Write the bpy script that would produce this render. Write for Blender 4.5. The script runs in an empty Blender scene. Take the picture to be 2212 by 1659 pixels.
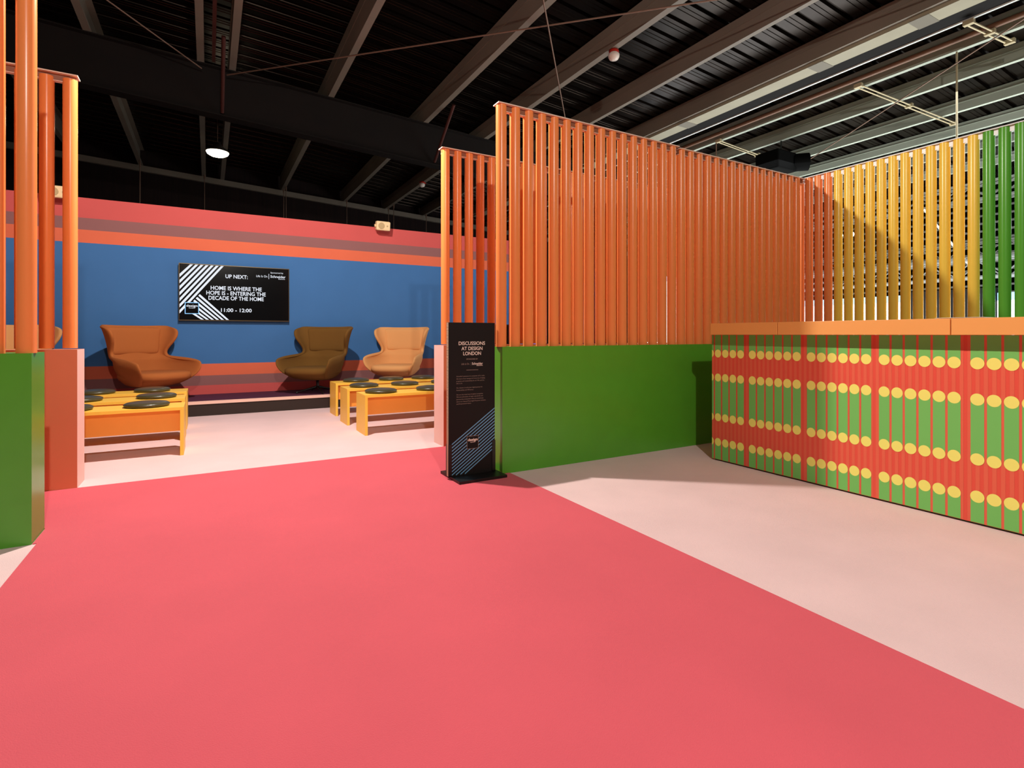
import bpy, math, random
from mathutils import Vector, Matrix
random.seed(7)
SC = bpy.context.scene
COL = SC.collection
R = math.radians

# ------------------------------------------------------------------ camera
FOCAL_PX, W_PX = 1144.0, 2212.0
cam_d = bpy.data.cameras.new('camera'); cam = bpy.data.objects.new('camera', cam_d); COL.objects.link(cam)
cam_d.sensor_fit = 'HORIZONTAL'; cam_d.sensor_width = 36.0
cam_d.lens = 36.0 * FOCAL_PX / W_PX
cam_d.shift_y = -107.5 / W_PX
cam_d.clip_start = 0.05; cam_d.clip_end = 100
YAW = R(29.83)
cam.location = (0, 0, 1.05); cam.rotation_euler = (R(90), 0, -YAW)
SC.camera = cam

# ------------------------------------------------------------------ world, exposure
wd = bpy.data.worlds.new('world'); SC.world = wd; wd.use_nodes = True
bg = wd.node_tree.nodes['Background']
bg.inputs[0].default_value = (1.0, 0.92, 0.84, 1); bg.inputs[1].default_value = 0.06
SC.view_settings.view_transform = 'Standard'; SC.view_settings.look = 'None'
SC.view_settings.exposure = 0.0; SC.view_settings.gamma = 1.0; SC.view_settings.use_curve_mapping = False

# ------------------------------------------------------------------ lights
def spot(name, loc, power, target, size=160, radius=.05, blend=.12, col=(1, .93, .84)):
    d = bpy.data.lights.new(name, 'SPOT'); d.energy = power; d.color = col
    d.spot_size = R(size); d.spot_blend = blend; d.shadow_soft_size = radius
    o = bpy.data.objects.new(name, d); COL.objects.link(o); o.location = loc
    o.rotation_euler = (Vector(target) - Vector(loc)).to_track_quat('-Z', 'Y').to_euler()
    return o
def area(name, loc, power, target, sx, sy, col=(1, 1, 1)):
    d = bpy.data.lights.new(name, 'AREA'); d.shape = 'RECTANGLE'; d.size = sx; d.size_y = sy
    d.energy = power; d.color = col
    o = bpy.data.objects.new(name, d); COL.objects.link(o); o.location = loc
    o.rotation_euler = (Vector(target) - Vector(loc)).to_track_quat('-Z', 'Y').to_euler()
    return o
spot('lounge_spot', (.52, 4.66, 3.92), 730, (.7, 5.1, 0), 170)
spot('aisle_spot', (.19, -1.74, 4.2), 550, (1.6, 1.6, 0), 168)
area('hall_daylight', (10.8, 4.0, 4.4), 350, (10.8, 4.0, 0), 5, 9, (.93, .98, 1))
area('hall_floor_bounce', (12.3, 4.0, .25), 1100, (12.3, 4.0, 5), 5.5, 12, (.95, 1, .97))
area('aisle_truss_wash', (.6, -2.6, 4.6), 45, (1.2, 3.5, .8), 3.5, 1.0, (1, .92, .84))

# ------------------------------------------------------------------ materials
def lin(c):
    return tuple((v/12.92 if v <= .04045 else ((v+.055)/1.055)**2.4) for v in [x/255 for x in c])
MATS = {}
def mat(name, rgb, rough=.6, spec=.5, metal=0., var=0., vscale=3., bump=0., bscale=200., emit=0., emit_rgb=None, coat=0., sheen=0., stretch=(1, 1, 1)):
    m = bpy.data.materials.new(name); m.use_nodes = True; MATS[name] = m
    nt = m.node_tree; b = nt.nodes['Principled BSDF']
    c = lin(rgb)
    b.inputs['Base Color'].default_value = (*c, 1)
    b.inputs['Roughness'].default_value = rough
    b.inputs['Specular IOR Level'].default_value = spec
    b.inputs['Metallic'].default_value = metal
    b.inputs['Coat Weight'].default_value = coat
    b.inputs['Sheen Weight'].default_value = sheen
    if emit:
        b.inputs['Emission Color'].default_value = (*lin(emit_rgb or rgb), 1)
        b.inputs['Emission Strength'].default_value = emit
    tc = nt.nodes.new('ShaderNodeTexCoord'); mp = nt.nodes.new('ShaderNodeMapping')
    mp.inputs['Scale'].default_value = stretch
    nt.links.new(tc.outputs['Object'], mp.inputs['Vector'])
    if var:
        n = nt.nodes.new('ShaderNodeTexNoise'); n.inputs['Scale'].default_value = vscale; n.inputs['Detail'].default_value = 4
        nt.links.new(mp.outputs[0], n.inputs['Vector'])
        r = nt.nodes.new('ShaderNodeMapRange'); r.inputs['From Min'].default_value = .3; r.inputs['From Max'].default_value = .7
        r.inputs['To Min'].default_value = 1-var; r.inputs['To Max'].default_value = 1+var
        nt.links.new(n.outputs['Fac'], r.inputs['Value'])
        v = nt.nodes.new('ShaderNodeVectorMath'); v.operation = 'SCALE'; v.inputs[0].default_value = c
        nt.links.new(r.outputs[0], v.inputs['Scale']); nt.links.new(v.outputs[0], b.inputs['Base Color'])
    if bump:
        n2 = nt.nodes.new('ShaderNodeTexNoise'); n2.inputs['Scale'].default_value = bscale; n2.inputs['Detail'].default_value = 3
        nt.links.new(mp.outputs[0], n2.inputs['Vector'])
        bp = nt.nodes.new('ShaderNodeBump'); bp.inputs['Strength'].default_value = bump; bp.inputs['Distance'].default_value = .004
        nt.links.new(n2.outputs['Fac'], bp.inputs['Height']); nt.links.new(bp.outputs[0], b.inputs['Normal'])
    return m
mat('pink_carpet', (238, 204, 205), .85, .35, sheen=.1, var=.045, vscale=2.2, bump=.5, bscale=260)
mat('red_carpet', (222, 88, 102), .85, .3, sheen=.12, var=.04, vscale=1.8, bump=.5, bscale=260)
mat('hall_floor', (190, 190, 188), .5, .5, var=.05)
mat('green_paint', (84, 158, 42), .27, .5, var=.03, vscale=6)
mat('coral_paint', (226, 134, 96), .45, .5, var=.02)
mat('pink_paint', (242, 196, 186), .5, .4, var=.02)
mat('orange_tube', (242, 142, 78), .24, .28, var=.02, vscale=3)
mat('yellow_tube', (250, 208, 82), .24, .28, var=.02, vscale=3)
mat('green_tube', (90, 166, 54), .24, .28, var=.02, vscale=3)
mat('rail_light', (232, 205, 186), .4, .5)
mat('rail_white', (238, 238, 236), .4, .5)
mat('rail_channel', (136, 88, 64), .5, .5)
mat('wall_red', (198, 84, 82), .8, .3, var=.02)
mat('wall_mauve', (140, 92, 92), .8, .3, var=.02)
mat('wall_orange', (216, 104, 74), .8, .3, var=.02)
mat('wall_blue', (60, 108, 164), .8, .3, var=.025)
mat('stage_purple', (84, 36, 62), .9, .3, bump=.4)
mat('stage_black', (44, 30, 24), .6, .4)
mat('nosing_pink', (240, 196, 180), .4, .5)
mat('bench_yellow', (250, 196, 74), .42, .5, var=.01, vscale=5, stretch=(1, 6, 6))
mat('bench_apron', (244, 158, 64), .5, .4, var=.02)
mat('pad_leather', (70, 66, 44), .32, .6, bump=.15, bscale=90)
mat('rust_fabric', (172, 98, 50), .95, .2, bump=.6, bscale=420)
mat('brown_fabric', (112, 78, 34), .95, .2, bump=.6, bscale=420)
mat('tan_fabric', (226, 164, 106), .95, .2, bump=.6, bscale=420)
mat('black_metal', (14, 13, 12), .4, .5)
mat('black_board', (18, 13, 13), .55, .3)
mat('black_plastic', (8, 8, 8), .6, .3)
mat('card_edge', (222, 196, 160), .8, .2)
mat('print_white', (238, 222, 206), .7, .3)
mat('print_grey', (150, 130, 118), .7, .3)
mat('print_blue', (112, 170, 208), .6, .3)
mat('screen_glass', (3, 3, 5), .12, .5, coat=.3)
mat('bezel', (84, 72, 54), .3, .5, metal=.8)
mat('screen_white', (20, 20, 24), .5, .2, emit=.95, emit_rgb=(238, 244, 255))
mat('screen_edge', (120, 175, 225), .5, .2, emit=.8)
mat('counter_red', (230, 84, 66), .5, .4)
mat('counter_red_b', (230, 102, 76), .5, .4)
mat('counter_green', (118, 194, 98), .5, .4)
mat('counter_disc', (246, 238, 120), .5, .4)
mat('counter_top', (240, 166, 90), .45, .5, var=.015)
mat('kick_dark', (50, 70, 40), .7, .3)
mat('steel_beam', (128, 117, 104), .55, .4, var=.10, vscale=.8)
mat('steel_grey', (168, 174, 160), .5, .5, var=.08, vscale=.8)
mat('brown_pipe', (112, 74, 52), .5, .5)
mat('matte_black', (5, 5, 5), .9, .1)
mat('steel_dark', (20, 13, 10), .75, .3, var=.2, vscale=2)
mat('steel_oxide', (74, 36, 30), .7, .3, var=.15)
mat('rod_steel', (128, 100, 84), .5, .5, metal=.3)
mat('tube_alu', (200, 184, 150), .4, .5, metal=.4)
mat('alu_white', (225, 225, 222), .4, .5, metal=.2)
mat('truss_alu', (120, 122, 122), .4, .5, metal=.3)
mat('joint_grey', (116, 108, 94), .5, .4)
mat('tray_white', (158, 150, 128), .5, .4, var=.05)
mat('duct_dark', (14, 9, 8), .8, .2)
mat('deck_metal', (30, 20, 14), .30, .5, metal=.85, var=.3, vscale=1.4, stretch=(.5, 3, 1))
mat('far_wall_dark', (30, 14, 12), .8, .3, var=.3, stretch=(6, 6, .3))
mat('siding_grey', (92, 92, 86), .6, .4, var=.08)
mat('speaker_cream', (238, 206, 160), .5, .4)
mat('speaker_grille', (186, 160, 118), .7, .3)
mat('lamp_lens', (255, 246, 226), .4, .3, emit=30.0, emit_rgb=(255, 240, 205))
mat('lamp_body', (60, 56, 50), .5, .4)
mat('detector_white', (236, 220, 208), .35, .5)
mat('detector_red', (190, 40, 26), .4, .5)
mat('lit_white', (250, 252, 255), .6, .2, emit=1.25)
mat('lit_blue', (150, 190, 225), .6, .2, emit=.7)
mat('laptop_blue', (60, 110, 210), .4, .3, emit=.6)
mat('paper', (244, 244, 242), .7, .2)

# card edge: corrugated-board flutes, a printed/structural pattern along the edge
def flutes():
    m = MATS['card_edge']; nt = m.node_tree; b = nt.nodes['Principled BSDF']
    tc = nt.nodes.new('ShaderNodeTexCoord'); w = nt.nodes.new('ShaderNodeTexWave'); w.bands_direction = 'Z'
    w.inputs['Scale'].default_value = 38
    nt.links.new(tc.outputs['Object'], w.inputs['Vector'])
    r = nt.nodes.new('ShaderNodeValToRGB'); r.color_ramp.interpolation = 'CONSTANT'
    r.color_ramp.elements[0].color = (*lin((240, 215, 180)), 1); r.color_ramp.elements[1].color = (*lin((40, 28, 22)), 1)
    r.color_ramp.elements[1].position = .55
    nt.links.new(w.outputs['Fac'], r.inputs['Fac']); nt.links.new(r.outputs[0], b.inputs['Base Color'])
flutes()

# ------------------------------------------------------------------ mesh helpers
class MB:
    def __init__(s): s.v = []; s.f = []; s.m = []; s.s = []
    def add(s, vs, fs, mi=0, sm=False):
        o = len(s.v); s.v += [tuple(p) for p in vs]
        for f in fs: s.f.append([i+o for i in f]); s.m.append(mi); s.s.append(sm)
        return s
    def box(s, x0, x1, y0, y1, z0, z1, mi=0):
        vs = [(x, y, z) for z in (z0, z1) for y in (y0, y1) for x in (x0, x1)]
        return s.add(vs, [(0, 2, 3, 1), (4, 5, 7, 6), (0, 1, 5, 4), (2, 6, 7, 3), (0, 4, 6, 2), (1, 3, 7, 5)], mi)
    def poly(s, pts, mi=0): return s.add(pts, [tuple(range(len(pts)))], mi)
    def tube(s, p0, p1, r0, r1=None, n=12, mi=0, caps=True):
        r1 = r0 if r1 is None else r1
        p0 = Vector(p0); p1 = Vector(p1); d = (p1-p0).normalized()
        a = d.orthogonal().normalized(); b = d.cross(a)
        vs = []
        for p, r in ((p0, r0), (p1, r1)):
            for i in range(n):
                t = 2*math.pi*i/n; vs.append(p + a*math.cos(t)*r + b*math.sin(t)*r)
        s.add(vs, [(i, (i+1) % n, n+(i+1) % n, n+i) for i in range(n)], mi, True)
        if caps: s.add(vs, [tuple(reversed(range(n))), tuple(range(n, 2*n))], mi)
        return s
    def lathe(s, c, prof, n=32, mi=0, axis=None):
        M = Matrix.Identity(3) if axis is None else Vector((0, 0, 1)).rotation_difference(Vector(axis)).to_matrix()
        c = Vector(c); vs = []
        for r, z in prof:
            for i in range(n):
                t = 2*math.pi*i/n; vs.append(c + M @ Vector((r*math.cos(t), r*math.sin(t), z)))
        fs = []
        for k in range(len(prof)-1):
            for i in range(n):
                fs.append((k*n+i, k*n+(i+1) % n, (k+1)*n+(i+1) % n, (k+1)*n+i))
        s.add(vs, fs, mi, True)
        s.add(vs, [tuple(reversed(range(n))), tuple(range((len(prof)-1)*n, len(prof)*n))], mi)
        return s
    def grid(s, rows, mi=0, closed=False, sm=True):
        n = len(rows[0]); vs = [p for r in rows for p in r]; fs = []
        m = n if closed else n-1
        for k in range(len(rows)-1):
            for i in range(m):
                fs.append((k*n+i, k*n+(i+1) % n, (k+1)*n+(i+1) % n, (k+1)*n+i))
        return s.add(vs, fs, mi, sm)
def tagp(o, label=None, cat=None, group=None, kind=None):
    if label: o['label'] = label
    if cat: o['category'] = cat
    if group: o['group'] = group
    if kind: o['kind'] = kind
    return o
def thing(name, loc, label, cat, group=None, rz=0.):
    o = bpy.data.objects.new(name, None); COL.objects.link(o); o.location = loc; o.rotation_euler = (0, 0, rz)
    o.empty_display_size = .1
    return tagp(o, label, cat, group)
def obj(name, mb, mats, parent=None, world=True, origin=None, bevel=0., subsurf=0, solid=0.):
    """one mesh object; with a parent, world coordinates are moved into the parent's frame"""
    off = Vector((0, 0, 0))
    if world:
        p = parent
        while p is not None: off += Vector(p.location); p = p.parent
    if parent is None and origin is not None: off = Vector(origin)
    me = bpy.data.meshes.new(name)
    me.from_pydata([tuple(Vector(v)-off) for v in mb.v], [], mb.f)
    for m in (mats if isinstance(mats, (list, tuple)) else [mats]): me.materials.append(MATS[m])
    for p, mi, sm in zip(me.polygons, mb.m, mb.s): p.material_index = mi; p.use_smooth = sm
    me.update(); me.validate()
    o = bpy.data.objects.new(name, me); COL.objects.link(o)
    if parent is not None: o.parent = parent
    elif origin is not None: o.location = origin
    if solid:
        k = o.modifiers.new('thickness', 'SOLIDIFY'); k.thickness = solid; k.offset = 0
    if subsurf:
        k = o.modifiers.new('smooth', 'SUBSURF'); k.levels = subsurf; k.render_levels = subsurf
    if bevel:
        k = o.modifiers.new('bevel', 'BEVEL'); k.width = bevel; k.segments = 2; k.limit_method = 'ANGLE'
    return o
def struct(name, mb, mats): return tagp(obj(name, mb, mats), kind='structure')
def clone(root, loc, label, group=None, rz=None):
    r = root.copy(); COL.objects.link(r); r.location = loc; r['label'] = label
    if group: r['group'] = group
    if rz is not None: r.rotation_euler = (0, 0, rz)
    for ch in list(root.children):
        c = ch.copy(); COL.objects.link(c); c.parent = r
        for g in list(ch.children):
            d = g.copy(); COL.objects.link(d); d.parent = c
    return r

# text -> mesh triangles on a vertical plane facing -Y
def measure_cap():
    c = bpy.data.curves.new('t', 'FONT'); c.body = 'H'; o = bpy.data.objects.new('t', c); COL.objects.link(o)
    dg = bpy.context.evaluated_depsgraph_get(); me = bpy.data.meshes.new_from_object(o.evaluated_get(dg))
    h = max(v.co.y for v in me.vertices); bpy.data.objects.remove(o); bpy.data.meshes.remove(me); return h
CAP = measure_cap()
def text(mb, s, x0, x1, zc, cap, y, bold=.02, mi=0):
    c = bpy.data.curves.new('t', 'FONT'); c.body = s; c.offset = bold; c.resolution_u = 3
    o = bpy.data.objects.new('t', c); COL.objects.link(o)
    dg = bpy.context.evaluated_depsgraph_get(); me = bpy.data.meshes.new_from_object(o.evaluated_get(dg))
    xs = [v.co.x for v in me.vertices]; a, b = min(xs), max(xs); k = cap/CAP
    vs = [(x0+(v.co.x-a)/(b-a)*(x1-x0), y, zc-cap/2+v.co.y*k) for v in me.vertices]
    mb.add(vs, [tuple(p.vertices) for p in me.polygons], mi)
    bpy.data.objects.remove(o); bpy.data.meshes.remove(me); bpy.data.curves.remove(c)
def quad_xz(mb, pts, y, mi=0): mb.poly([(x, y, z) for x, z in pts], mi)

# ------------------------------------------------------------------ setting
XL, XR = -.765, 1.915            # opening between the two screens
YG, YC, DEP = 3.485, 4.605, .24   # front faces of the green row and of the coral row
fl = MB(); fl.box(-7, 5.95, -4, 17.6, -.1, 0, 0); fl.box(5.95, 16.5, -4, 17.6, -.1, 0, 1)
struct('floor', fl, ['pink_carpet', 'hall_floor'])
rc = MB(); T = .004
pts = [(-.745, -3.5), (1.975, -3.5), (1.975, YG-.002), (1.912, YG-.002), (1.912, YG+DEP+.002), (5.70, YG+DEP+.002), (5.70, YC-.002), (-3.2, YC-.002), (-3.2, YG+DEP+.002), (-.762, YG+DEP+.002), (-.762, YG-.002), (-.745, YG-.002)]
n = len(pts)
rc.add([(x, y, 0.0005) for x, y in pts] + [(x, y, T) for x, y in pts],
       [tuple(range(n, 2*n))] + [(i, (i+1) % n, n+(i+1) % n, n+i) for i in range(n)])
tagp(obj('carpet_runner', rc, 'red_carpet'), 'wide coral red carpet laid down the aisle between the pale pink floors', 'carpet')

# striped back wall
YW = 8.775
wb = MB(); bands = [(0, .3177, 0), (.3177, .4576, 1), (.4576, .626, 2), (.626, 2.245, 3), (2.245, 2.415, 2), (2.415, 2.570, 1), (2.570, 2.832, 0)]
for z0, z1, mi in bands: wb.box(-4.6, 5.7, YW, YW+.12, z0, z1, mi)
struct('wall_back', wb, ['wall_red', 'wall_mauve', 'wall_orange', 'wall_blue'])
# hall shell
w = MB(); w.box(-7, 16.5, 17.6, 17.8, 0, 6.6); struct('wall_far', w, 'far_wall_dark')
w = MB(); w.box(-7.2, -7, -4, 17.8, 0, 6.45); struct('wall_left', w, 'far_wall_dark')
w = MB(); rows = []
z = 0.; prof = []
while z < 4.9:
    prof += [(16.5, z), (16.5, z+.13), (16.44, z+.15), (16.44, z+.17)]; z += .19
w.grid([[(x, -4, zz) for x, zz in prof], [(x, 17.6, zz) for x, zz in prof]], sm=False)
w.box(16.5, 16.7, -4, 17.8, 0, 5.2)
struct('wall_right', w, 'siding_grey')

def zb(x): return 5.4845 - .058*x      # underside of the purlins
def dep(x): return .50 if x < 2 else .50-.16*(x-2)/3.15 if x < 5.15 else max(.19, .34-.15*(x-5.15)/7.35)      # purlin depth
def zd(x): return zb(x)+dep(x)+.004
# corrugated roof deck: real trapezoid ribs running across the purlins
dk = MB(); ys = []; y = -4.
while y < 17.6:
    ys += [(y, 0), (y+.10, 0), (y+.115, .045), (y+.155, .045), (y+.17, 0), (y+.215, 0), (y+.22, .008), (y+.24, .008), (y+.245, 0), (y+.285, 0), (y+.29, .008), (y+.31, .008), (y+.315, 0)]
    y += .34
XN = (-7.2, 2.0, 5.15, 12.5, 16.7); X0, X1 = XN[0], XN[-1]
dk.grid([[(xn, yy, zd(xn)+dz) for yy, dz in ys] for xn in XN], sm=False)
dk.grid([[(xn, yy, zd(xn)+.09) for yy in (-4, 17.7)] for xn in XN], sm=False)
struct('ceiling', dk, 'deck_metal')

# purlins: C-sections, web towards -X side, lip flanges to +X
plab = [(-2.95, 'steel roof purlin glimpsed between the poles at the left picture edge'),
        (-1.52, 'steel roof purlin sloping down over the left bench group and dying into the dark rafter'),
        (-.06, 'left one of the close pair of purlins above the round lamp'),
        (.40, 'right one of the close pair of purlins above the round lamp'),
        (1.99, 'steel purlin right of the close pair, meeting the dark rafter above the right armchairs'),
        (3.81, 'steel purlin crossed by the long brace rod, meeting the rafter beside a diagonal fly brace'),
        (5.15, 'steel purlin that carries the red and white detector above the tall orange screen'),
        (6.44, 'plain steel purlin between the detector purlin and the long pale tray'),
        (7.70, 'steel purlin directly above the long pale tray'),
        (9.03, 'grey purlin with orange tinted edge that holds the twin tube bars'),
        (9.95, 'grey purlin crossed midway by the long twin tube bar'),
        (11.14, 'grey purlin where the long twin tube bar ends'),
        (12.19, 'grey purlin just above the top of the yellow screen'),
        (13.30, 'grey purlin seen through the tops of the yellow poles'),
        (14.50, 'rightmost grey purlin, seen between the green poles')]
for x, lab in plab:
    z0 = zb(x); m = MB(); D_ = dep(x); w_ = .10 if x < 6 else .075
    m.box(x-w_, x-w_+.007, -3.9, 17.55, z0, z0+D_)
    m.box(x-w_+.007, x, -3.9, 17.55, z0, z0+.008); m.box(x-.008, x, -3.9, 17.55, z0+.008, z0+.028)
    m.box(x-w_+.007, x, -3.9, 17.55, z0+D_-.008, z0+D_)
    m.box(x-w_-.007, x-w_, -3.9, 17.55, z0+D_*.62, z0+D_*.69)
    o = obj('roof_purlin', m, 'steel_beam' if x < 8.5 else 'steel_grey', origin=(x, 8, z0)); tagp(o, lab, 'roof beam', 'steel purlins under the roof deck')
# main rafter: I beam
rf = MB(); sl = .058
def sl_box(mb, x0, x1, y0, y1, za, zb_, mi=0):     # box that follows the roof fall
    f = lambda x, dz: zb(x)+dz
    vs = [(x, y, f(x, dz)) for dz in (za, zb_) for y in (y0, y1) for x in (x0, x1)]
    mb.add(vs, [(0, 2, 3, 1), (4, 5, 7, 6), (0, 1, 5, 4), (2, 6, 7, 3), (0, 4, 6, 2), (1, 3, 7, 5)], mi)
sl_box(rf, -6.9, 16.4, 10.10, 10.13, -.78, -.02); sl_box(rf, -6.9, 16.4, 10.0, 10.24, -.02, -.002); sl_box(rf, -6.9, 16.4, 10.0, 10.24, -.80, -.78)
tagp(obj('roof_rafter', rf, 'steel_dark', origin=(5, 10.1, 4.6)), 'deep dark steel rafter crossing the whole hall beyond the striped wall', 'roof beam')
ev = MB(); sl_box(ev, -6.9, 16.4, 17.2, 17.3, -.16, -.01)
tagp(obj('eaves_beam', ev, 'steel_beam', origin=(5, 17.2, 5.3)), 'thin grey steel tie along the far wall under the roof', 'roof beam')
for x, lab in ((.20, 'dark red fly brace dropping from the close purlin pair to the rafter'), (3.95, 'dark red fly brace leaning from the rod-crossed purlin to the rafter')):
    m = MB(); m.tube((x, 9.05, zb(x)+.05), (x+.0, 10.02, zb(x)-.74), .03, n=6)
    tagp(obj('fly_brace', m, 'steel_oxide', origin=(x, 9.5, 5)), lab, 'brace')
m = MB(); m.box(-.05, .33, 4.2, 7.9, zb(0)+.02, zb(0)+.05); m.box(.05, .10, 4.2, 9.9, zb(0)-.0, zb(0)+.02)
tagp(obj('ridge_panel', m, 'steel_oxide', origin=(.1, 6, 5.5)), 'dull red panel strip fixed between the close pair of purlins', 'panel')
rods = [((.266, 9.95, 5.34), (7.1, 2.45, 5.05), 'long thin brace rod slanting right from the rafter across four purlins'),
        ((-.096, 9.95, 5.36), (-1.9, 7.8, 5.50), 'short thin brace rod slanting left from the rafter above the lamp'),
        ((2.6, 4.3, 5.20), (5.75, 8.02, 4.98), 'steep thin brace rod coming down behind the tall orange screen'),
        ((7.0, .1, 4.86), (11.35, 7.4, 4.63), 'thin brace rod slanting over the yellow screen in front of the tube bars')]
for a, b, lab in rods:
    m = MB(); m.tube(a, b, .011 if 'yellow' not in lab else .009, n=8)
    tagp(obj('brace_rod', m, 'rod_steel', origin=a), lab, 'rod', 'roof brace rods')
# pale tray under purlin, dark duct beside it
t = thing('cable_tray', (7.8, 6, zb(7.8)-.02), 'long pale cable tray under the purlins right of the detector', 'cable tray')
m = MB(); z0 = zb(7.8)-.03; m.box(7.69, 7.96, -3.5, 16, z0-.012, z0); m.box(7.69, 7.70, -3.5, 16, z0, z0+.06); m.box(7.95, 7.96, -3.5, 16, z0, z0+.06)
obj('tray', m, 'tray_white', t)
for yy in (3.1, 4.4, 6.9):
    m = MB(); m.box(7.68, 7.97, yy, yy+.22, z0-.016, z0-.012); obj('joint_plate', m, 'joint_grey', t)
t = thing('ventilation_duct', (8.2, 6, zb(8.2)), 'dark box duct with a thin pale lower edge beside the pale tray', 'duct')
m = MB(); z0 = zb(8.2); m.box(8.0, 8.30, -3.5, 16, z0+.02, z0+.25); obj('casing', m, 'duct_dark', t)
m = MB(); m.box(8.30, 8.335, -3.5, 16, z0+.0, z0+.03); obj('edge_trim', m, 'alu_white', t)

m = MB(); m.tube((8.74, -3.5, zb(8.74)+.03), (8.74, 16.5, zb(8.74)+.03), .035, n=10)
tagp(obj('brown_pipe', m, 'brown_pipe', origin=(8.74, 6, zb(8.74))), 'long brown pipe running beside a grey purlin above the twin tube bars', 'pipe')
# ------------------------------------------------------------------ slatted screens
PR = .041; ZP0, ZP1 = .955, 2.80
def pole_mesh(mname):
    m = MB(); m.tube((0, 0, ZP0), (0, 0, ZP1-.008), PR, n=36)
    me = bpy.data.meshes.new('pole'); me.from_pydata(m.v, [], m.f); me.materials.append(MATS[mname])
    for p, s in zip(me.polygons, m.s): p.use_smooth = s
    return me
PM = {k: pole_mesh(k) for k in ('orange_tube', 'yellow_tube', 'green_tube')}
def screen(label, origin, plinth, pmats, poles, rails):
    t = thing('slatted_screen', origin, label, 'screen')
    m = MB(); m.box(*plinth)
    # end faces take the second material
    for i in (4, 5): m.m[i] = 1 if len(pmats) > 1 else 0
    obj('plinth', m, pmats, t)
    for i, (x, y, k) in enumerate(poles):
        o = bpy.data.objects.new('pole', PM[k]); COL.objects.link(o); o.parent = t
        o.location = Vector((x, y, 0)) - Vector(origin)
        if k != 'orange_tube': o['label'] = k.split('_')[0] + ' pole'
    for (x0, x1, y0, y1, z1, rm) in rails:
        m = MB(); m.box(x0, x1, y0, y1, z1-.008, z1, 0)
        if x1-x0 > y1-y0:
            yc = (y0+y1)/2; m.box(x0+.01, x1-.01, yc-.016, yc+.016, z1-.05, z1-.008, 1); m.box(x0+.01, x1-.01, yc-.018, yc+.018, z1-.054, z1-.05, 0)
        else:
            xc = (x0+x1)/2; m.box(xc-.016, xc+.016, y0+.01, y1-.01, z1-.05, z1-.008, 1); m.box(xc-.018, xc+.018, y0+.01, y1-.01, z1-.054, z1-.05, 0)
        obj('top_rail', m, [rm, 'rail_channel' if rm == 'rail_light' else 'rail_white'], t)  # channel under white rails is lightened: light from behind and above painted in
    return t
YP = YG+.056
screen('long orange pole screen on a glossy green plinth behind the counter', (1.915, YG, 0), (1.915, 5.88, YG, YG+DEP, 0, ZP0), ['green_paint'],
       [(1.935+.1205*i, YP, 'orange_tube') for i in range(32)] + [(5.83, 3.585, 'orange_tube'), (5.83, 3.485, 'orange_tube')],
       [(1.89, 1.935+.1205*15.5, YG+.01, YG+.10, ZP1, 'rail_light'), (1.935+.1205*15.55, 5.78, YG+.012, YG+.102, ZP1-.012, 'rail_light'), (5.785, 5.875, 3.444, 3.63, ZP1, 'rail_white')])
screen('nearest orange pole screen on a dark green plinth at the left picture edge', (-.765, YG, 0), (-2.6, -.765, YG, YG+DEP, 0, ZP0), ['green_paint'],
       [(-.797-.1205*i, YP, 'orange_tube') for i in range(12)], [(-2.5, -.75, YG+.01, YG+.10, ZP1, 'rail_light')])
YQ = YC+.055
screen('orange pole screen on a coral plinth left of the lounge entrance', (-.775, YC, 0), (-3.2, -.775, YC, YC+DEP, 0, .945), ['coral_paint', 'pink_paint'],
       [(-.822-.1235*i, YQ, 'orange_tube') for i in range(15)], [(-3.1, -.775, YC+.01, YC+.10, ZP1+.02, 'rail_light')])
screen('orange pole screen on coral plinth with pale pink end right of the lounge entrance', (1.905, YC, 0), (1.905, 4.95, YC, YC+DEP, 0, .945), ['coral_paint', 'pink_paint'],
       [(1.945+.1225*i, YQ, 'orange_tube') for i in range(24)], [(1.895, 4.88, YC+.01, YC+.10, ZP1+.005, 'rail_light')])
pl = []
for i in range(1, 34):
    y = 3.485-.1048*(i-0); pl.append((5.83, y, 'orange_tube' if i < 3 else 'yellow_tube' if i < 15 else 'green_tube'))
screen('screen of orange, yellow and green poles behind the reception counter', (5.83, 3.4, 0), (5.79, 6.03, -.1, 3.442, 0, ZP0), ['green_paint'],
       pl, [(5.785, 5.875, -.05, 3.443, ZP1, 'rail_white')])

# ------------------------------------------------------------------ reception counter
XCF = 3.667
t = thing('reception_counter', (4.0, 1.5, 0), 'long reception counter patterned with green bars and yellow discs on red', 'counter')
m = MB(); m.box(XCF, 4.3, -.6, 3.02, .012, 1.045, 0); m.box(XCF+.012, 4.28, -.58, 3.0, 0, .012, 1)
body = obj('body', m, ['counter_red', 'kick_dark'], t)
m = MB(); e = XCF-.0012
def cq(y0, y1, z0, z1, mi, x): m.poly([(x, y0, z0), (x, y0, z1), (x, y1, z1), (x, y1, z0)], mi)
y = 3.02
while y > -.58:                                   # faint two-tone stripes in the red ground
    y1 = max(y-.0185, -.58); cq(y1, y, .014, 1.044, 1, XCF-.0006); y -= .0359
RZ = (.890, .691, .362, .157); rad = .0312
for g in range(8):
    for k in range(6):
        ya = 3.1325-.4625*g-.0716*k; yb_ = ya-.0595
        if yb_ > 3.015 or yb_ < -.57: continue
        c = (ya+yb_)/2; top = min(ya, 3.019)
        for z0, z1 in ((RZ[0], 1.044), (RZ[2], RZ[1]), (.014, RZ[3])): cq(yb_, top, z0, z1, 0, e)
        for zc in RZ:
            p = []
            for i in range(28):
                a = 2*math.pi*i/28; p.append((XCF-.0018, min(c+rad*math.cos(a), 3.0195), zc+rad*1.06*math.sin(a)))
            m.poly(p, 2)
obj('front_graphic', m, ['counter_green', 'counter_red_b', 'counter_disc'], body)
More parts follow.
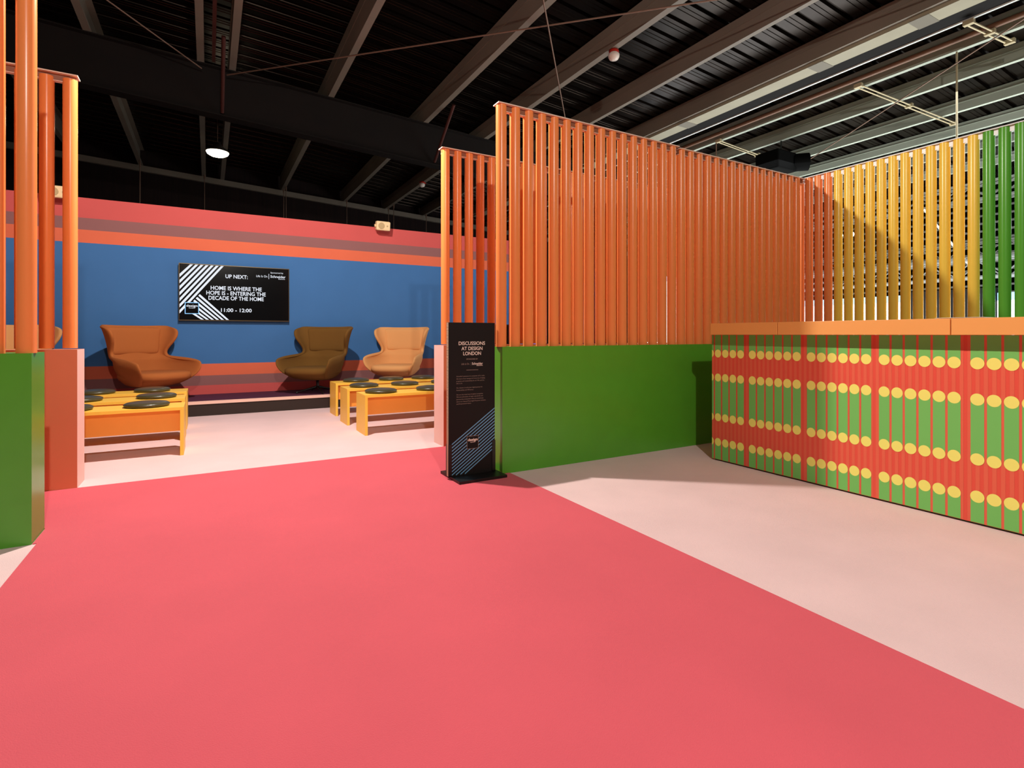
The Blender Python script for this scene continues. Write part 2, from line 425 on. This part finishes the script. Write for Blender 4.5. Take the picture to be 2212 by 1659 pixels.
for y0, y1 in ((2.372, 2.957), (1.341, 2.367), (.31, 1.336), (-.62, .305)):
    m = MB(); m.box(XCF-.096, 4.36, y0, y1, 1.046, 1.138); obj('worktop', m, 'counter_top', t, bevel=.002)
m = MB()
for i in range(3): m.box(3.61-.004*i, 3.90-.003*i, 1.195+.004*i, 1.42+.002*i, 1.1385+.0015*i, 1.1398+.0015*i)
tagp(obj('paper_sheets', m, 'paper', origin=(3.75, 1.3, 1.1385)), 'thin stack of white paper lying on the counter top', 'paper')

# ------------------------------------------------------------------ stage and benches
t = thing('stage_platform', (1, 8.3, 0), 'low stage with purple top and dark riser under the striped wall', 'stage')
m = MB(); m.box(-4.4, 5.6, 7.87, YW-.003, 0, .189); m.m[2] = 1; obj('platform', m, ['stage_purple', 'stage_black'], t)
m = MB(); m.box(-4.4, 5.6, 7.855, 7.895, .172, .191); m.box(-4.4, 5.6, 7.855, 7.868, .152, .172); obj('nosing', m, 'nosing_pink', t)

HB = .42
def bench(x0, y0, label, L=2.0, D=.375):
    o = thing('bench', (x0, y0, 0), label, 'bench', 'yellow benches facing the stage')
    th = .028
    m = MB(); m.box(0, L, 0, D, HB-th, HB); obj('seat', m, 'bench_yellow', o, world=False, bevel=.0015)
    for a in (0, L-th):
        m = MB(); m.box(a, a+th, 0, D, 0, HB-th); obj('end_panel', m, 'bench_yellow', o, world=False, bevel=.0015)
    for a in (.065, D-.085):
        m = MB(); m.box(th, L-th, a, a+.02, .205, HB-th); obj('apron', m, 'bench_apron', o, world=False)
    return o
b0 = bench(1.405, 5.50, 'yellow bench in the right group, nearest to the entrance')
clone(b0, (1.385, 6.22, 0), 'middle yellow bench of the right group')
clone(b0, (1.415, 7.00, 0), 'yellow bench of the right group, nearest to the stage')
clone(b0, (-.185-2.0, 5.41, 0), 'yellow bench in the left group, nearest to the entrance')
clone(b0, (-.20-2.0, 6.14, 0), 'middle yellow bench of the left group')
clone(b0, (-.205-2.0, 6.86, 0), 'yellow bench of the left group, nearest to the stage')
F_ = 1144.
def Xat(px, Y):
    tt = (px-1106)/F_; return Y*(math.sin(YAW)+tt*math.cos(YAW))/(math.cos(YAW)-tt*math.sin(YAW))
pads = [(1.624, 5.69, 'first round dark pad from the aisle on the front right bench'), (2.20, 5.69, 'round dark pad cut by the pink wall end on the front right bench'),
        (1.625, 6.41, 'first round dark pad from the aisle on the middle right bench'), (2.130, 6.41, 'second round dark pad from the aisle on the middle right bench'), (2.655, 6.41, 'dark pad mostly hidden behind the pink wall end, middle right bench'),
        (1.715, 7.19, 'first round dark pad from the aisle on the rear right bench'), (2.195, 7.19, 'second round dark pad from the aisle on the rear right bench'), (2.66, 7.19, 'third round dark pad from the aisle on the rear right bench'),
        (-.465, 5.60, 'large round dark pad at the aisle end of the front left bench'), (-1.005, 5.60, 'dark pad half hidden by the coral wall end on the front left bench'),
        (-.445, 6.33, 'round dark pad at the aisle end of the middle left bench'), (-1.04, 6.33, 'dark pad half hidden by the coral wall end on the middle left bench'),
        (-.535, 7.05, 'round dark pad at the aisle end of the rear left bench'), (-1.03, 7.05, 'dark pad half hidden by the coral wall end on the rear left bench')]
prof = [(.135, 0), (.158, .003), (.168, .012), (.170, .020), (.165, .028), (.150, .036), (.115, .042), (.06, .045), (.01, .046)]
p0 = None
for x, y, lab in pads:
    if p0 is None:
        m = MB(); m.lathe((0, 0, 0), prof, 48); p0 = obj('seat_pad', m, 'pad_leather', origin=(0, 0, 0)); o = p0
    else: o = p0.copy(); COL.objects.link(o)
    o.location = (x, y, HB+.0005); tagp(o, lab, 'seat pad', 'round dark pads on the benches')

# ------------------------------------------------------------------ armchairs
def ring(w, f, yb, z, n=28, p=.62, full=False):
    out = []
    if full:
        for i in range(n):
            a = 2*math.pi*i/n; c, s = math.cos(a), math.sin(a)
            out.append((w*math.copysign(abs(c)**p, c), yb+f/2+f/2*math.copysign(abs(s)**p, s), z))
    else:
        for i in range(n+1):
            a = math.pi*i/n; c, s = math.cos(a), abs(math.sin(a))
            out.append((w*math.copysign(abs(c)**p, c), yb+f*(1-s**p), z))
    return out
def armchair(loc, rz, fabric, label):
    o = thing('wing_armchair', loc, label, 'armchair', 'swivel wing armchairs on the stage', rz)
    rows = [(.215, .22, .34, -.15), (.25, .27, .45, -.19), (.30, .315, .59, -.235), (.35, .352, .67, -.265), (.40, .380, .705, -.28), (.44, .394, .715, -.288), (.475, .402, .71, -.292),
            (.502, .402, .70, -.294), (.520, .397, .655, -.296), (.530, .388, .57, -.298), (.538, .376, .46, -.3), (.546, .363, .35, -.302), (.558, .350, .24, -.304), (.575, .340, .15, -.308), (.62, .338, .135, -.316), (.67, .348, .16, -.324),
            (.73, .368, .22, -.332), (.79, .390, .27, -.340), (.85, .408, .295, -.348), (.90, .420, .29, -.354), (.935, .427, .275, -.358), (.960, .430, .235, -.360), (.974, .430, .15, -.361)]
    m = MB(); g_ = [ring(w_, f_, y_, z_) for z_, w_, f_, y_ in rows]
    for k, r_ in enumerate(g_):
        if rows[k][0] > .8: g_[k] = [(x_, y_, z_-.09*(rows[k][0]-.8)/.17*(y_-rows[k][3])) for x_, y_, z_ in r_]
    m.grid(g_)
    obj('shell', m, fabric, o, world=False, solid=.045, subsurf=2)
    m = MB()
    rr = [(.195, .10, .16, -.03), (.20, .20, .32, -.12), (.225, .26, .46, -.18), (.27, .31, .60, -.22), (.30, .325, .65, -.23)]
    R_ = [ring(w_, f_, y_, z_, 28, .62, True) for z_, w_, f_, y_ in rr]
    m.grid(R_, closed=True); m.poly(list(reversed(R_[0]))); m.poly(R_[-1])
    obj('seat_shell', m, fabric, o, world=False)
    m = MB(); rr = [(.275, .30, .60, -.22), (.285, .325, .66, -.235), (.32, .345, .695, -.245), (.355, .345, .69, -.245), (.376, .33, .66, -.235), (.386, .29, .58, -.20), (.389, .15, .3, -.06)]
    R_ = [ring(w_, f_, y_, z_, 32, .6, True) for z_, w_, f_, y_ in rr]
    m.grid(R_, closed=True); m.poly(list(reversed(R_[0]))); m.poly(R_[-1])
    obj('seat_cushion', m, fabric, o, world=False)
    # padded inner back with the crease at its lower edge
    rows = []
    for z_ in (.602, .606, .625, .68, .75, .82, .89, .93, .945):
        k = (z_-.35)/.62; yb = -.282-.065*k; w_ = .285+.06*max(0, (z_-.6)/.35)
        inset = .0 if .61 < z_ < .935 else .022
        rows.append([(w_*(2*i/12-1), yb + .012 - inset + .075*abs(2*i/12-1)**3 - (.034 if i in (0, 12) else .014 if i in (1, 11) else 0), z_) for i in range(13)])
    m = MB(); m.grid(rows); obj('back_pad', m, fabric, o, world=False, solid=.03, subsurf=1)
    m = MB(); m.lathe((0, 0, .06), [(.012, 0), (.030, .0), (.030, .03), (.020, .04), (.020, .115), (.05, .13), (.06, .135)], 24); obj('column', m, 'black_metal', o, world=False)
    for k in range(4):
        a = R(45+90*k); c, s = math.cos(a), math.sin(a)
        m = MB(); m.tube((c*.02, s*.02, .085), (c*.30, s*.30, .016), .018, .009, 10); m.tube((c*.295, s*.295, 0.0), (c*.295, s*.295, .014), .010, n=10)
        obj('leg', m, 'black_metal', o, world=False)
    return o
ZS = .1895
armchair((-.65, 8.20, ZS), R(180+38), 'rust_fabric', 'rust orange wing armchair at the left, in front of the blue wall')
armchair((1.40, 8.22, ZS), R(180-40), 'brown_fabric', 'dark brown wing armchair on the stage right of the television')
armchair((2.62, 8.22, ZS), R(180-38), 'tan_fabric', 'light tan wing armchair on the stage, rightmost of all')
armchair((-1.88, 8.23, ZS), R(180+38), 'tan_fabric', 'tan wing armchair hidden behind the left orange poles')

# ------------------------------------------------------------------ television
t = thing('wall_television', (.356, 8.74, 1.64), 'wide flat television on the blue wall showing the next talk', 'television')
Yt = 8.705
m = MB(); m.box(-.352, 1.066, Yt+.006, YW-.001, 1.255, 2.036); m.m[2] = 0; obj('casing', m, 'black_plastic', t)
m = MB()
for a in ((-.358, 1.072, 2.036, 2.046), (-.358, 1.072, 1.240, 1.255), (-.358, -.350, 1.255, 2.036), (1.064, 1.072, 1.255, 2.036)): m.box(a[0], a[1], Yt-.002, Yt+.03, a[2], a[3])
m.box(.34, .375, Yt-.004, Yt, 1.243, 1.252)
obj('bezel', m, 'bezel', t)
m = MB(); m.box(-.350, 1.064, Yt+.001, Yt+.006, 1.255, 2.036); disp = obj('display', m, 'screen_glass', t)
m = MB(); ys_ = Yt+.0002
for k in range(7):
    zl = 1.869-.0843*k; xt = -.204+.0633*k
    quad_xz(m, [(-.348, zl-.0235), (xt+.0175, 2.033), (xt-.0175, 2.033), (-.348, zl+.0235)], ys_)
for k in range(6):
    xs_, zs_ = -.112-.0314*k, 1.608-.040*k; xe = .243-.0628*k
    quad_xz(m, [(xs_-.011, zs_-.013), (xe-.0165, 1.258), (xe+.0165, 1.258), (xs_+.008, zs_+.010)], ys_-.0001)
obj('stripe_graphic', m, 'screen_white', disp)
m = MB(); quad_xz(m, [(-.286, 1.336), (-.114, 1.336), (-.114, 1.499), (-.286, 1.499)], ys_-.0004, 0)
quad_xz(m, [(-.277, 1.345), (-.123, 1.345), (-.123, 1.490), (-.277, 1.490)], ys_-.0006, 1)
text(m, 'design', -.268, -.131, 1.452, .030, ys_-.0008, .012, 2); text(m, 'london', -.237, -.163, 1.421, .013, ys_-.0008, .012, 2)
obj('logo', m, ['screen_edge', 'screen_glass', 'screen_white'], disp)
for grp in ((('UP NEXT:', .215, .504, 1.889, .052, .017),), (('HOME IS WHERE THE', .029, .691, 1.715, .054, .017), ('HOPE IS - ENTERING THE', -.025, .745, 1.643, .054, .017), ('DECADE OF THE HOME', .002, .718, 1.571, .054, .017)),
            (('11:00 - 12:00', .158, .556, 1.399, .050, .017),), (('Life Is On', .617, .767, 1.915, .030, .004),),
            (('Sponsored by', .811, .987, 1.975, .020, .006), ('Schneider', .809, 1.019, 1.918, .036, .012), ('Electric', .92, 1.011, 1.885, .015, .006))):
    m = MB()
    for s, a, b, zc, cp, bo in grp: text(m, s, a, b, zc, cp, ys_-.0003, bo)
    if grp[0][0] == 'Life Is On': quad_xz(m, [(.784, 1.878), (.790, 1.878), (.790, 1.954), (.784, 1.954)], ys_-.0003)
    obj('screen_text', m, 'screen_white', disp)

# ------------------------------------------------------------------ floor sign
t = thing('floor_sign', (1.70, 3.575, T), 'slim black upright sign on a black base at the lounge entrance', 'sign')
m = MB(); m.box(1.53, 1.915, 3.41, 3.76, T-.0112, T+.008); obj('base_plate', m, 'black_metal', t, bevel=.001)
YT = 3.56
m = MB(); m.box(1.510, 1.890, YT, YT+.035, T+.008, 1.136); m.m[4] = 1; board = obj('board', m, ['black_board', 'card_edge'], t)
for a in (1.508, 1.866):
    m = MB(); m.box(a, a+.027, YT-.006, YT, T+.008, .248); m.box(a, a+.027, YT+.035, YT+.042, T+.008, .248); m.box(a, a+.027, YT-.006, YT+.042, T+.008, T+.013)
    obj('bracket', m, 'black_metal', t)
yf = YT-.0005
m = MB()
for s, a, b, zc, cp, bo in (('DISCUSSIONS', 1.591, 1.807, .983, .025, .014), ('AT DESIGN', 1.613, 1.785, .945, .025, .014), ('LONDON', 1.627, 1.773, .908, .025, .014)):
    text(m, s, a, b, zc, cp, yf, bo)
text(m, 'Schneider', 1.698, 1.788, .832, .017, yf, .014); text(m, 'Electric', 1.737, 1.787, .8175, .007, yf, .02)
obj('heading', m, 'print_white', board)
m = MB()
text(m, 'SPONSORED BY', 1.653, 1.747, .866, .0095, yf, .01); text(m, 'Life Is On', 1.613, 1.676, .831, .013, yf, .0)
quad_xz(m, [(1.6885, .818), (1.6895, .818), (1.6895, .842), (1.6885, .842)], yf); quad_xz(m, [(1.653, .7835), (1.750, .7835), (1.750, .7865), (1.653, .7865)], yf)
for s, b, zc in (("Schneider's purpose is to empower all to make", 1.803, .741), ('the most of our energy and resources, bridging', 1.806, .7235), ('progress and sustainability for all. We call this', 1.800, .706), ('Life Is On.', 1.622, .6895),
                 ('Our mission is to be your digital partner for', 1.786, .657), ('Sustainability and Efficiency.', 1.712, .640),
                 ('We are the most local of global companies.', 1.791, .6065), ('We are advocates of open standards and', 1.788, .590), ('partnership ecosystems that are passionate', 1.793, .573), ('about our shared Meaningful Purpose, Inclusive', 1.813, .556), ('and Empowered values.', 1.693, .5395)):
    text(m, s, 1.573, b, zc, .0085, yf, .0)
obj('printed_text', m, 'print_grey', board)
m = MB(); dx, dz = 1.895-1.533, .496-.246; sl2 = dz/dx; hw = .0042
for k in range(13):
    z0 = .246-.0247*k; xa = 1.536; za = z0
    if za-hw < .016: xa = 1.536+(.022-za)/sl2; za = .022
    xb = 1.889 if z0+sl2*(1.889-1.536) > .255 else 1.866
    zb2 = z0+sl2*(xb-1.536)
    quad_xz(m, [(xa, za-hw), (xb, zb2-hw), (xb, zb2+hw), (xa, za+hw)], yf)
obj('stripe_graphic', m, 'print_blue', board)
m = MB(); quad_xz(m, [(1.657, .200), (1.752, .200), (1.752, .296), (1.657, .296)], yf-.0003, 0); quad_xz(m, [(1.660, .203), (1.749, .203), (1.749, .293), (1.660, .293)], yf-.0006, 1)
text(m, 'design', 1.664, 1.745, .268, .018, yf-.0009, .035, 2); text(m, 'london', 1.685, 1.724, .250, .007, yf-.0009, .02, 2)
obj('logo', m, ['print_grey', 'black_board', 'print_white'], board)

SK = .989
t.location = Vector((0, 0, 1.05)) + SK*(Vector((1.70, 3.575, T))-Vector((0, 0, 1.05))); t.scale = (SK, SK, SK)

# ------------------------------------------------------------------ wall speakers, lamp, detectors, cables
def speaker(x, label):
    o = thing('wall_speaker', (x, 8.62, 2.83), label, 'speaker', 'cream speakers on top of the striped wall')
    m = MB(); m.box(-.115, .115, -.055, .05, -.075, .075); cb = obj('cabinet', m, 'speaker_cream', o, world=False, bevel=.02)
    m = MB(); m.lathe((-.035, -.0555, 0), [(.052, 0), (.052, .002), (.048, .004)], 32, axis=(0, -1, 0)); obj('woofer_grille', m, 'speaker_grille', cb, world=False)
    m = MB(); m.lathe((.062, -.0555, 0), [(.014, 0), (.014, .002)], 20, axis=(0, -1, 0)); obj('tweeter', m, 'speaker_grille', cb, world=False)
    m = MB(); m.box(-.135, -.115, -.02, .02, -.02, .02); m.box(-.02, .02, .05, .16, -.03, .0); obj('bracket', m, 'speaker_cream', o, world=False)
    o.rotation_euler = (R(8), 0, R(0)); return o
s1 = speaker(2.49, 'small cream speaker on top of the striped wall above the tan armchair')
clone(s1, (-1.64, 8.62, 2.84), 'small cream speaker partly hidden between the left orange poles')
o = thing('high_bay_lamp', (.172, 13, 4.98), 'glowing round lamp hanging under the dark roof', 'lamp')
m = MB(); m.lathe((.172, 13, 4.95), [(.05, -.085), (.14, -.070), (.20, -.035), (.215, 0), (.2, .01)], 40); obj('lens', m, 'lamp_lens', o)
m = MB(); m.lathe((.172, 13, 4.96), [(.222, -.005), (.222, .03), (.10, .12), (.05, .20), (.01, .21)], 32); obj('housing', m, 'lamp_body', o)
m = MB(); m.tube((.172, 13, 5.16), (.172, 13, 5.80), .006, n=8); obj('hanger', m, 'rod_steel', o)
def detector(x, y, z, label, s=1.):
    o = thing('alarm_detector', (x, y, z), label, 'detector', 'red and white detectors under the purlins')
    m = MB(); m.lathe((0, 0, -.06*s), [(.02*s, -.075*s), (.055*s, -.06*s), (.07*s, -.03*s), (.07*s, 0), (.05*s, .02*s)], 24); obj('dome', m, 'detector_white', o, world=False)
    m = MB(); m.lathe((0, 0, -.04*s), [(.062*s, 0), (.062*s, .03*s), (.03*s, .04*s)], 24); m.tube((0, 0, -.01), (.12*s, .1*s, .0), .014*s, n=8); obj('base', m, 'detector_red', o, world=False)
    return o
d0 = detector(5.12, 5.95, 5.19, 'white domed detector with red base under a purlin above the tall orange screen', 1.15)
clone(d0, (5.0, 13.6, 5.17), 'far small detector with red base above the cream speaker')
cab = [(-1.56, 17.0, 'outer one of two wires at the far left behind the striped wall'), (-1.54, 16.7, 'inner one of two wires at the far left behind the striped wall'), (-.09, 17.0, 'single wire hanging below the round lamp behind the striped wall'),
       (1.94, 17., 'left wire of the pair hanging right of the television'), (1.97, 16.7, 'right wire of the pair hanging right of the television'), (3.77, 17, 'wire hanging above the brown armchair'),
       (5.10, 17, 'left of two wires hanging behind the cream speaker'), (5.12, 16.5, 'right of two wires hanging behind the cream speaker'), (6.40, 17, 'wire hanging nearest to the right orange poles')]
for x, y, lab in cab:
    z = zb(x)-.001
    m = MB(); m.tube((x, y, z), (x, y, 2.4), .011, n=6)
    m.tube((x, y, z-.12), (x, y, z-.02), .022, n=8)
    tagp(obj('hanging_wire', m, 'rod_steel', origin=(x, y, z)), lab, 'wire', 'wires hanging behind the striped wall')
# twin tube bars, drop rod, projector
def bar(a, b, label):
    a = Vector(a); b = Vector(b); d = (b-a).normalized(); s = d.cross(Vector((0, 0, 1)))*.034
    o = thing('tube_bar', a, label, 'bar', 'pale twin tube bars under the purlins')
    for k in (-1, 1):
        m = MB(); m.tube(a+s*k, b+s*k, .012, n=10); obj('tube', m, 'tube_alu', o)
    for p in (a, (a+b)/2, b):
        m = MB(); m.box(p.x-.03, p.x+.03, p.y-.055, p.y+.055, p.z-.022, p.z+.035); obj('clamp', m, 'tube_alu', o)
bar((8.82, 4.49, 4.93), (11.49, 4.26, 4.79), 'long pale twin tube bar under the purlins above the yellow poles')
bar((8.27, 2.91, 4.95), (9.19, 2.80, 4.91), 'short pale twin tube bar at the upper right corner')
bar((8.90, 7.17, 4.93), (11.35, 7.18, 4.78), 'pale twin tube bar beside the hanging black projector')
m = MB(); m.tube((8.97, 3.29, 4.95), (8.97, 3.29, 2.2), .012, n=10)
tagp(obj('drop_rod', m, 'tube_alu', origin=(8.97, 3.29, 4.95)), 'pale vertical rod hanging behind the top of the yellow poles', 'rod')
m = MB(); m.tube((8.95, 7.27, 4.95), (8.95, 7.27, 4.2), .012, n=8)
tagp(obj('drop_wire', m, 'rod_steel', origin=(8.95, 7.2, 4.9)), 'thin short wire dropping behind the orange screen from a tube bar', 'wire')
o = thing('hanging_projector', (9.8, 6.5, 4.3), 'black projector hanging from the roof over the screen corner', 'projector')
m = MB(); m.box(9.45, 10.05, 6.25, 6.75, 4.25, 4.62); obj('body', m, 'matte_black', o, bevel=.03)
m = MB(); m.tube((10.06, 6.35, 4.45), (10.26, 6.15, 4.45), .17, .17, 24); obj('lens_barrel', m, 'matte_black', o)
m = MB(); m.tube((9.92, 6.5, 4.62), (9.92, 6.5, zb(9.95)), .015, n=8); obj('drop_pole', m, 'black_metal', o)

# ------------------------------------------------------------------ hall beyond the screens
def lit_wall(x0, x1, y0, y1, h, label, cap='lit_blue'):
    o = thing('display_wall', ((x0+x1)/2, (y0+y1)/2, 0), label, 'display wall', 'bright white stand walls in the hall')
    m = MB(); m.box(x0, x1, y0, y1, 0, h-.14); obj('panel', m, 'lit_white', o)
    m = MB(); m.box(x0, x1, y0, y1, h-.14, h); obj('header', m, cap, o)
lit_wall(12.4, 12.6, 5.35, 10.2, 1.85, 'white lit stand wall seen low between the yellow poles')
lit_wall(12.4, 12.6, 1.2, 3.95, 1.80, 'white lit stand wall seen low between the green poles')
lit_wall(10.35, 12.35, 10.9, 11.0, 2.7, 'white lit stand wall seen through the far orange poles')
m = MB(); m.box(12.3, 12.9, 3.97, 5.33, 0, 1.9); tagp(obj('dark_cabinet', m, 'black_plastic', origin=(12.6, 4.6, 0)), 'black stand block between the two white stand walls', 'cabinet')
def truss(a, b, s, label, mat_='truss_alu', n=24):
    a = Vector(a); b = Vector(b); d = b-a; L = d.length; u = d.normalized(); v = Vector((0, 0, 1)); w_ = u.cross(v)
    m = MB()
    for i in (0, 1):
        for j in (0, 1): m.tube(a+v*s*i+w_*s*j, b+v*s*i+w_*s*j, .024, n=6)
    for k in range(n):
        p = a+d*(k/n); q = a+d*((k+1)/n)
        for j in (0, 1): m.tube((p if k % 2 else p+v*s)+w_*s*j, (q+v*s if k % 2 else q)+w_*s*j, .013, n=5)
        m.tube(p, q+w_*s, .012, n=5)
    tagp(obj('lighting_truss', m, mat_, origin=a), label, 'truss', 'lattice trusses over the hall stands')
truss((12.0, 1.2, 2.08), (12.0, 10.0, 2.08), .32, 'low lattice truss just above the white stand walls')
truss((12.4, .5, 3.56), (12.4, 10.0, 3.56), .30, 'dark lattice truss high over the hall', 'siding_grey')
truss((14.5, .5, 2.75), (14.5, 10.0, 2.75), .30, 'rear lattice truss half way up the hall wall', 'siding_grey')
m = MB(); m.tube((12.2, 4.15, 2.1), (12.2, 5.0, 3.5), .018, n=8); tagp(obj('truss_strut', m, 'alu_white', origin=(12.2, 4.2, 2.1)), 'pale strut rising at an angle above the black stand block', 'strut')
m = MB(); m.box(13.0, 13.6, .8, 3.1, 3.02, 3.18); tagp(obj('lit_header', m, 'lit_white', origin=(13.3, 2, 3.1)), 'bright white box header seen between the green poles', 'header')
for x, y, z, lab in ((12.4, 6.70, 3.28, 'left one of two bright spot lamps between the first yellow poles'), (12.4, 6.46, 3.27, 'right one of two bright spot lamps between the first yellow poles')):
    o = thing('spot_lamp', (x, y, z), lab, 'lamp', 'bright spot lamps over the hall')
    m = MB(); m.lathe((x, y, z), [(.02, -.05), (.05, -.03), (.055, .0), (.02, .03)], 16, axis=(-1, -.6, -.3)); obj('lens', m, 'lamp_lens', o)
    m = MB(); m.tube((x+.03, y+.02, z+.02), (x+.15, y+.1, z+.08), .06, .04, 14); m.tube((x+.03, y+.02, z+.0), (x, y, z+.235), .012, n=8); obj('housing', m, 'black_plastic', o)

# ------------------------------------------------------------------ things standing behind the coral screen
o = thing('office_chair', (2.86, 5.35, 0), 'black office chair back peeping between the first orange poles', 'chair')
m = MB(); m.box(2.66, 3.04, 5.22, 5.27, .62, 1.16); obj('backrest', m, 'black_plastic', o, bevel=.02)
m = MB(); m.box(2.64, 3.06, 4.90, 5.20, .44, .52); obj('seat', m, 'black_plastic', o, bevel=.02)
m = MB(); m.tube((2.85, 5.14, .08), (2.85, 5.14, .44), .025, n=12); m.tube((2.85, 5.26, .48), (2.85, 5.25, .66), .02, n=8); obj('column', m, 'black_metal', o)
for k in range(5):
    a = 2*math.pi*k/5; m = MB(); m.tube((2.85, 5.14, .09), (2.85+.27*math.cos(a), 5.14+.27*math.sin(a), .05), .018, n=8); m.tube((2.85+.27*math.cos(a)-.01, 5.14+.27*math.sin(a), .025), (2.85+.27*math.cos(a)+.01, 5.14+.27*math.sin(a), .025), .025, n=12); obj('leg', m, 'black_metal', o)
o = thing('control_desk', (3.6, 5.15, 0), 'black control desk behind the coral plinth', 'desk')
m = MB(); m.box(3.15, 4.35, 5.0, 5.45, .86, .90); obj('desktop', m, 'black_plastic', o)
for x in (3.15, 4.32):
    m = MB(); m.box(x, x+.03, 5.0, 5.45, 0, .86); obj('side_panel', m, 'black_plastic', o)
o = thing('laptop', (3.38, 5.2, .9), 'open laptop with a blue screen on the control desk', 'laptop')
m = MB(); m.box(3.20, 3.55, 5.06, 5.28, .901, .917); obj('keyboard_base', m, 'alu_white', o)
m = MB(); m.box(3.20, 3.55, 5.285, 5.30, .912, 1.16); lid = obj('lid', m, 'black_plastic', o)
m = MB(); m.box(3.22, 3.40, 5.282, 5.285, .935, 1.125); obj('display', m, 'laptop_blue', lid)
m = MB(); m.box(3.66, 3.98, 5.2, 5.24, .98, 1.13); m.box(3.80, 3.84, 5.2, 5.24, .90, .98); m.box(3.72, 3.92, 5.14, 5.30, .9005, .91)
tagp(obj('monitor', m, 'black_plastic', origin=(3.82, 5.2, .9)), 'small black monitor beside the laptop on the control desk', 'monitor')
